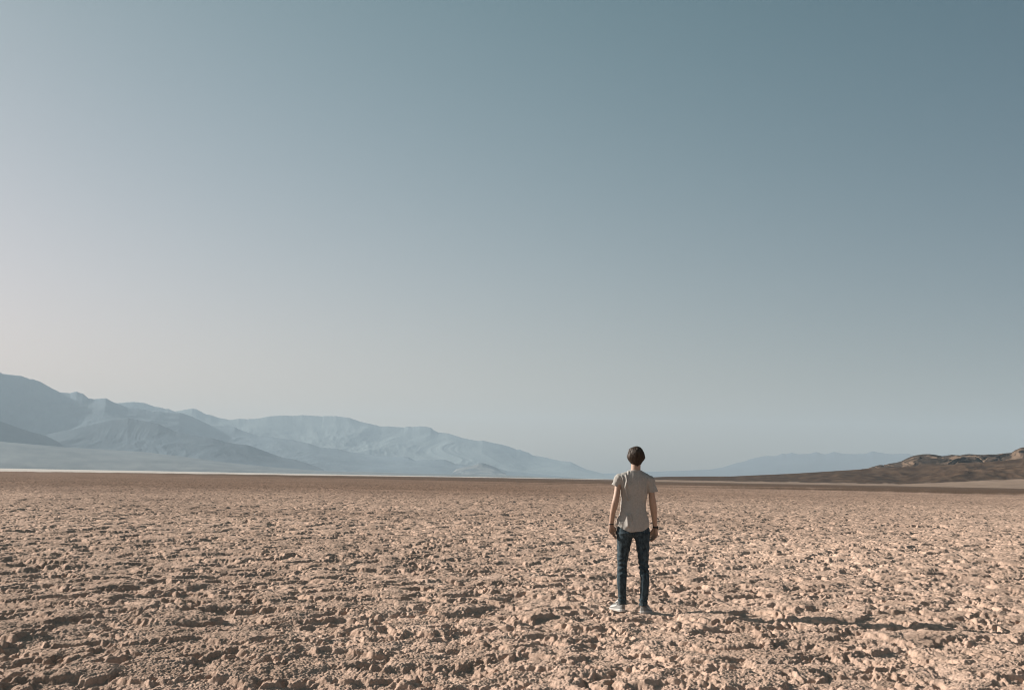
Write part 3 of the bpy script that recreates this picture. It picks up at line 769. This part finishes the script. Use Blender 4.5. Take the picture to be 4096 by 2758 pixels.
def build_shoe_parts():
    """one right-hand trainer pointing along +y, heel at the origin: upper, sole, emblem, ankle sock"""
    L = 0.292
    ys = np.array([0.0, 0.02, 0.06, 0.11, 0.16, 0.21, 0.25, 0.275, 0.292])
    half = np.array([0.018, 0.031, 0.036, 0.036, 0.041, 0.047, 0.045, 0.034, 0.012])
    cxs = np.array([0.0, 0.0, 0.0, -0.002, -0.004, -0.006, -0.010, -0.014, -0.016])
    top = np.array([0.088, 0.098, 0.098, 0.100, 0.088, 0.068, 0.056, 0.046, 0.034])
    f = Field((-0.065, -0.02, -0.012), (0.065, 0.31, 0.13), 0.0028)
    x, y, z = f.ax[0][:, None, None], f.ax[1][None, :, None], f.ax[2][None, None, :]
    yy = f.ax[1]
    hw, cx, tp = (smooth_interp(yy, ys, a)[None, :, None] for a in (half, cxs, top))
    zz = (z - 0.018) / (tp - 0.018)
    narrow = 1 - 0.38 * np.clip(zz, 0, 1) ** 2.0
    d = np.maximum(np.abs(x - cx) - hw * narrow, np.maximum(z - tp + 0.25 * ((x - cx) / hw) ** 2 * 0.03, 0.015 - z))
    d = np.maximum(d, np.maximum(0.004 - y + 0.10 * (z - 0.05) ** 2, y - L + 0.006))
    d = d - 0.0012 * perlin(y * 45 + 0 * x + z * 10, z * 60 + x * 30 + 0 * y, 3)
    for s_, a_ in ((0.045, 0.0022),):                                # overlay edges: heel counter and toe box
        d = d - a_ * ((np.abs(y - 0.0) < 0.055 + 0.25 * (z - 0.02)) & (z < 0.08)) - a_ * (y > 0.205 + 0.35 * (0.05 - z))
    ank = np.sqrt(((x) / 0.033) ** 2 + ((y - 0.062) / 0.047) ** 2) - 1
    d = np.maximum(d, np.where(z > 0.070, -ank * 0.033, -1))
    f.F = (d + 0 * x).astype(np.float32)
    # light rounding of the upper
    F = f.F
    for _ in range(2):
        G = F.copy()
        for ax in range(3):
            G = (np.roll(G, 1, ax) + 2 * G + np.roll(G, -1, ax)) / 4
        F = G
    f.F = F
    upper = f.mesh(); UF = f
    g = Field((-0.070, -0.025, -0.012), (0.070, 0.315, 0.06), 0.0028)
    x, y, z = g.ax[0][:, None, None], g.ax[1][None, :, None], g.ax[2][None, None, :]
    yy = g.ax[1]
    hw, cx = (smooth_interp(yy, ys, a)[None, :, None] for a in (half + 0.004, cxs))
    th = np.interp(yy, [0, 0.08, 0.16, 0.30], [0.036, 0.033, 0.026, 0.022])[None, :, None]
    toe = np.interp(yy, [0, 0.01, 0.22, 0.30], [0.004, 0.0, 0.0, 0.010])[None, :, None]
    d = np.maximum(np.abs(x - cx) - hw - 0.003 * np.sin((z - 0.004) * 90), np.maximum(z - th, toe - z))
    d = np.maximum(d, np.maximum(-0.004 - y, y - L))
    d = np.where(np.abs(z - th * 0.55) < 0.0016, d + 0.0018, d)
    g.F = (d + 0 * x).astype(np.float32)
    G = g.F
    for ax in range(3):
        G = (np.roll(G, 1, ax) + 2 * G + np.roll(G, -1, ax)) / 4
    g.F = G
    sole = g.mesh()
    # curved stroke on both sides of the upper: low and wide at the front, a tail rising to the heel
    n = 40; t = np.linspace(0, 1, n)
    yc = 0.225 - 0.165 * t
    lowz = 0.036 + 0.010 * t + 0.050 * t ** 2.6
    w = 0.030 * np.clip(np.sin(np.pi * np.clip(t * 0.62 + 0.10, 0, 1)) ** 0.8, 0, 1) * (1 - t) ** 0.55 + 0.0015
    vs, fs = [], []; base = 0
    for side in (-1, 1):
        grid = []
        for j, s in enumerate(np.linspace(0, 1, 7)):
            zc = lowz + w * s
            yq = yc + 0.010 * (1 - s) * (1 - t) 
            iy = np.clip(((yq - UF.lo[1]) / UF.h).round().astype(int), 0, UF.n[1] - 1); iz = np.clip(((zc - UF.lo[2]) / UF.h).round().astype(int), 0, UF.n[2] - 1)
            xs = []
            for a, b in zip(iy, iz):
                ln = UF.F[:, a, b]; ii = np.where(ln < 0)[0]
                xs.append(UF.lo[0] + UF.h * ((ii.max() if side > 0 else ii.min()) if len(ii) else UF.n[0] / 2))
            xs = np.convolve(np.pad(np.array(xs), 3, mode='edge'), np.ones(7) / 7, 'valid')
            grid.append(np.stack([xs + side * 0.0042, yq, zc], 1))
        outer = np.array(grid); inner = outer - np.array([side * 0.006, 0, 0])
        A = np.concatenate([outer.reshape(-1, 3), inner.reshape(-1, 3)])
        vs.append(A)
        I = base + np.arange(7 * n).reshape(7, n); J = I + 7 * n
        q = np.stack([I[:-1, :-1], I[:-1, 1:], I[1:, 1:], I[1:, :-1]], -1).reshape(-1, 4)
        q2 = np.stack([J[:-1, :-1], J[1:, :-1], J[1:, 1:], J[:-1, 1:]], -1).reshape(-1, 4)
        if side < 0: q, q2 = q[:, ::-1], q2[:, ::-1]
        rim = np.concatenate([I[0], I[1:, -1], I[-1, -2::-1], I[-2:0:-1, 0]]); rj = rim + 7 * n
        qr = np.stack([rim, rj, np.roll(rj, -1), np.roll(rim, -1)], 1)
        fs += [q, q2, qr]; base += len(A)
    emblem = (np.vstack(vs), np.vstack(fs))
    s = Field((-0.06, -0.01, 0.04), (0.06, 0.14, 0.16), 0.003)
    s.loft([(0.055, 0, 0.062, 0.030, 0.044), (0.09, 0, 0.062, 0.0325, 0.046), (0.145, 0, 0.062, 0.0335, 0.042)], 0.0)
    sock = s.mesh()
    tongue = Field((-0.05, 0.06, 0.05), (0.05, 0.20, 0.14), 0.003)
    tongue.capsule((0, 0.165, 0.085), (0, 0.112, 0.118), 0.017, 0.020, 0.0)
    for k in range(5):
        tongue.capsule((-0.026, 0.185 - 0.016 * k, 0.080 + 0.006 * k), (0.026, 0.185 - 0.016 * k, 0.080 + 0.006 * k), 0.0038, 0.0038, 0.001)
    return upper, sole, emblem, sock, tongue.mesh()

def band(c, tilt, a, b, h, t, n=40, m=8):
    """a closed band of square-ish section round a wrist"""
    th = np.linspace(0, 2 * math.pi, n, endpoint=False); v = np.linspace(0, 2 * math.pi, m, endpoint=False)
    T, W = np.meshgrid(th, v, indexing='ij')
    sq = lambda q: np.sign(q) * np.abs(q) ** 0.5
    X = (a + t * sq(np.cos(W))) * np.cos(T); Y = (b + t * sq(np.cos(W))) * np.sin(T); Z = h * sq(np.sin(W))
    V = np.stack([c[0] + X, c[1] + Y, c[2] + Z + X * tilt[0] + Y * tilt[1]], -1).reshape(-1, 3)
    I = np.arange(len(V)).reshape(T.shape); J, K = np.roll(I, -1, 0), np.roll(I, -1, 1)
    return V, np.stack([I, J, np.roll(J, -1, 1), K], -1).reshape(-1, 4)

def build_person():
    skin = simple("skin", (0.33, 0.215, 0.155), (0.38, 0.25, 0.185), 40, 0.55, 0.3, 0.15, 0.001)
    hairm, t, b = new_mat("brown_hair", 0.55, 0.25)
    tc = t.nodes.new("ShaderNodeTexCoord"); mp = t.nodes.new("ShaderNodeMapping"); mp.inputs["Scale"].default_value = (1, 1, 0.12)
    t.links.new(tc.outputs["Object"], mp.inputs[0])
    n = noise_node(t, 260, 3, 0.6, mp.outputs[0])
    t.links.new(ramp_node(t, n.outputs[0], [(0.3, (0.006, 0.004, 0.003)), (0.72, (0.090, 0.056, 0.036))]).outputs[0], b.inputs["Base Color"])
    bump(t, b, n.outputs[0], 0.5, 0.003)
    shirtm, t, b = new_mat("heather_grey_cotton", 0.95, 0.05)
    tc = t.nodes.new("ShaderNodeTexCoord")
    n = noise_node(t, 900, 2, 0.7, tc.outputs["Object"]); n2 = noise_node(t, 60, 4, 0.6, tc.outputs["Object"])
    c = mix_node(t, 'MULTIPLY', 1.0, ramp_node(t, n.outputs[0], [(0.3, (0.300, 0.280, 0.258)), (0.7, (0.375, 0.350, 0.324))]).outputs[0], ramp_node(t, n2.outputs[0], [(0.3, (0.9, 0.9, 0.9)), (0.7, (1.08, 1.08, 1.08))]).outputs[0])
    t.links.new(c, b.inputs["Base Color"]); bump(t, b, n2.outputs[0], 0.35, 0.006)
    denim, t, b = new_mat("blue_denim", 0.9, 0.1)
    tc = t.nodes.new("ShaderNodeTexCoord"); mp = t.nodes.new("ShaderNodeMapping"); mp.inputs["Scale"].default_value = (1, 1, 0.35)
    t.links.new(tc.outputs["Object"], mp.inputs[0])
    n = noise_node(t, 55, 5, 0.65, mp.outputs[0]); n2 = noise_node(t, 700, 2, 0.6, tc.outputs["Object"])
    c = mix_node(t, 'MULTIPLY', 1.0, ramp_node(t, n.outputs[0], [(0.32, (0.014, 0.019, 0.023)), (0.70, (0.066, 0.094, 0.110))]).outputs[0], ramp_node(t, n2.outputs[0], [(0.3, (0.8, 0.8, 0.8)), (0.7, (1.2, 1.2, 1.2))]).outputs[0])
    t.links.new(c, b.inputs["Base Color"]); bump(t, b, n.outputs[0], 0.4, 0.005)
    black = simple("black_rubber", (0.012, 0.011, 0.011), (0.02, 0.019, 0.018), 90, 0.5, 0.4, 0.1, 0.001)
    glass = simple("watch_glass", (0.01, 0.01, 0.012), (0.014, 0.014, 0.016), 5, 0.08, 0.5, 0)
    mesh_up = simple("grey_shoe_mesh", (0.17, 0.165, 0.16), (0.25, 0.243, 0.235), 300, 0.85, 0.15, 0.4, 0.002)
    white = simple("white_shoe_rubber", (0.40, 0.38, 0.355), (0.48, 0.46, 0.435), 60, 0.6, 0.3, 0.1, 0.001)
    sockm = simple("dark_sock", (0.10, 0.10, 0.10), (0.15, 0.15, 0.15), 300, 0.95, 0.05, 0.3, 0.002)
    V, F = build_body()
    body = mesh_obj("person", V, F, skin)
    body["label"] = "person in grey t-shirt and blue jeans standing with their back turned on cracked salt crust"
    body["category"] = "person"
    body.location = PERSON
    mesh_obj("hair", *build_hair(), hairm, body)
    sh = mesh_obj("t_shirt", *build_shirt(), shirtm, body)
    mesh_obj("collar", *build_collar(), shirtm, sh)
    mesh_obj("jeans", *build_jeans(), denim, body)
    V, F = band((-0.2405, -0.004, 0.958), (0.03, 0.0), 0.0275, 0.0250, 0.0060, 0.0022)
    mesh_obj("wristband", V, F, black, body)
    V, F = band((0.2545, 0.027, 0.930), (-0.10, 0.0), 0.0262, 0.0245, 0.0095, 0.0024)
    w = mesh_obj("wristwatch", V, F, black, body)
    fw = Field((0.25, -0.02, 0.89), (0.31, 0.07, 0.97), 0.0016)
    sl, x, y, z = fw.region((0.25, -0.02, 0.89), (0.31, 0.07, 0.97), 0)
    d = np.maximum(np.maximum(np.abs(x - 0.2845) - 0.0055, np.abs(y - 0.027) - 0.017), np.abs(z - 0.928) - 0.0185)
    fw.F = (d + 0 * x).astype(np.float32)
    for _ in range(2):
        for ax in range(3): fw.F = (np.roll(fw.F, 1, ax) + 2 * fw.F + np.roll(fw.F, -1, ax)) / 4
    mesh_obj("watch_case", *fw.mesh(), glass, w)
    up, so, em, sk, tg = build_shoe_parts()
    for side, (hx, hy), yaw, roll_, pitch in ((-1, (-0.098, 0.000), 27, 0, 0), (1, (0.090, -0.128), -26, 0, -3)):
        c, s = math.cos(R(yaw)), math.sin(R(yaw))
        def tr(V):
            V = V.copy()
            if side < 0: V[:, 0] *= -1
            V *= 0.93
            p = R(pitch); y0, z0 = V[:, 1].copy(), V[:, 2].copy()
            V[:, 1] = y0 * math.cos(p) - z0 * math.sin(p); V[:, 2] = y0 * math.sin(p) + z0 * math.cos(p)
            X, Y = V[:, 0] * c - V[:, 1] * s, V[:, 0] * s + V[:, 1] * c
            return np.stack([X + hx, Y + hy, V[:, 2]], 1)
        fl = (lambda F: F[:, ::-1]) if side < 0 else (lambda F: F)
        sn = mesh_obj("sneaker", tr(up[0]), fl(up[1]), mesh_up, body)
        mesh_obj("sole", tr(so[0]), fl(so[1]), white, sn)
        mesh_obj("side_emblem", tr(em[0]), fl(em[1]), white, sn)
        mesh_obj("laces", tr(tg[0]), fl(tg[1]), white, sn)
        mesh_obj("sock", tr(sk[0]), fl(sk[1]), sockm, body)
    print("person", time.time() - T0)
build_person()
# PERSON_END

# ---------------------------------------------------------------- haze
def build_haze():
    r, z0, z1 = 15600.0, -12.0, 930.0
    v = np.array([[x, y, z] for z in (z0, z1) for y in (-r, r) for x in (-r, r)], float)
    f = np.array([[0, 2, 3, 1], [4, 5, 7, 6], [0, 1, 5, 4], [2, 6, 7, 3], [0, 4, 6, 2], [1, 3, 7, 5]])
    m = bpy.data.materials.new("haze_air"); m.use_nodes = True
    t = m.node_tree; t.nodes.clear()
    vol = t.nodes.new("ShaderNodeVolumePrincipled")
    vol.inputs["Color"].default_value = (*HAZE_COLOR, 1)
    vol.inputs["Density"].default_value = HAZE_DENSITY
    vol.inputs["Anisotropy"].default_value = HAZE_ANISO
    out = t.nodes.new("ShaderNodeOutputMaterial")
    t.links.new(vol.outputs[0], out.inputs["Volume"])
    m.cycles.homogeneous_volume = True
    m.cycles.volume_sampling = 'DISTANCE'
    o = mesh_obj("haze", v, f, m, smooth=False)
    o["kind"] = "stuff"
    o["label"] = "thin pale desert haze in the air between the salt flat and the far mountains"
    return o
build_haze()
print("done", time.time() - T0)
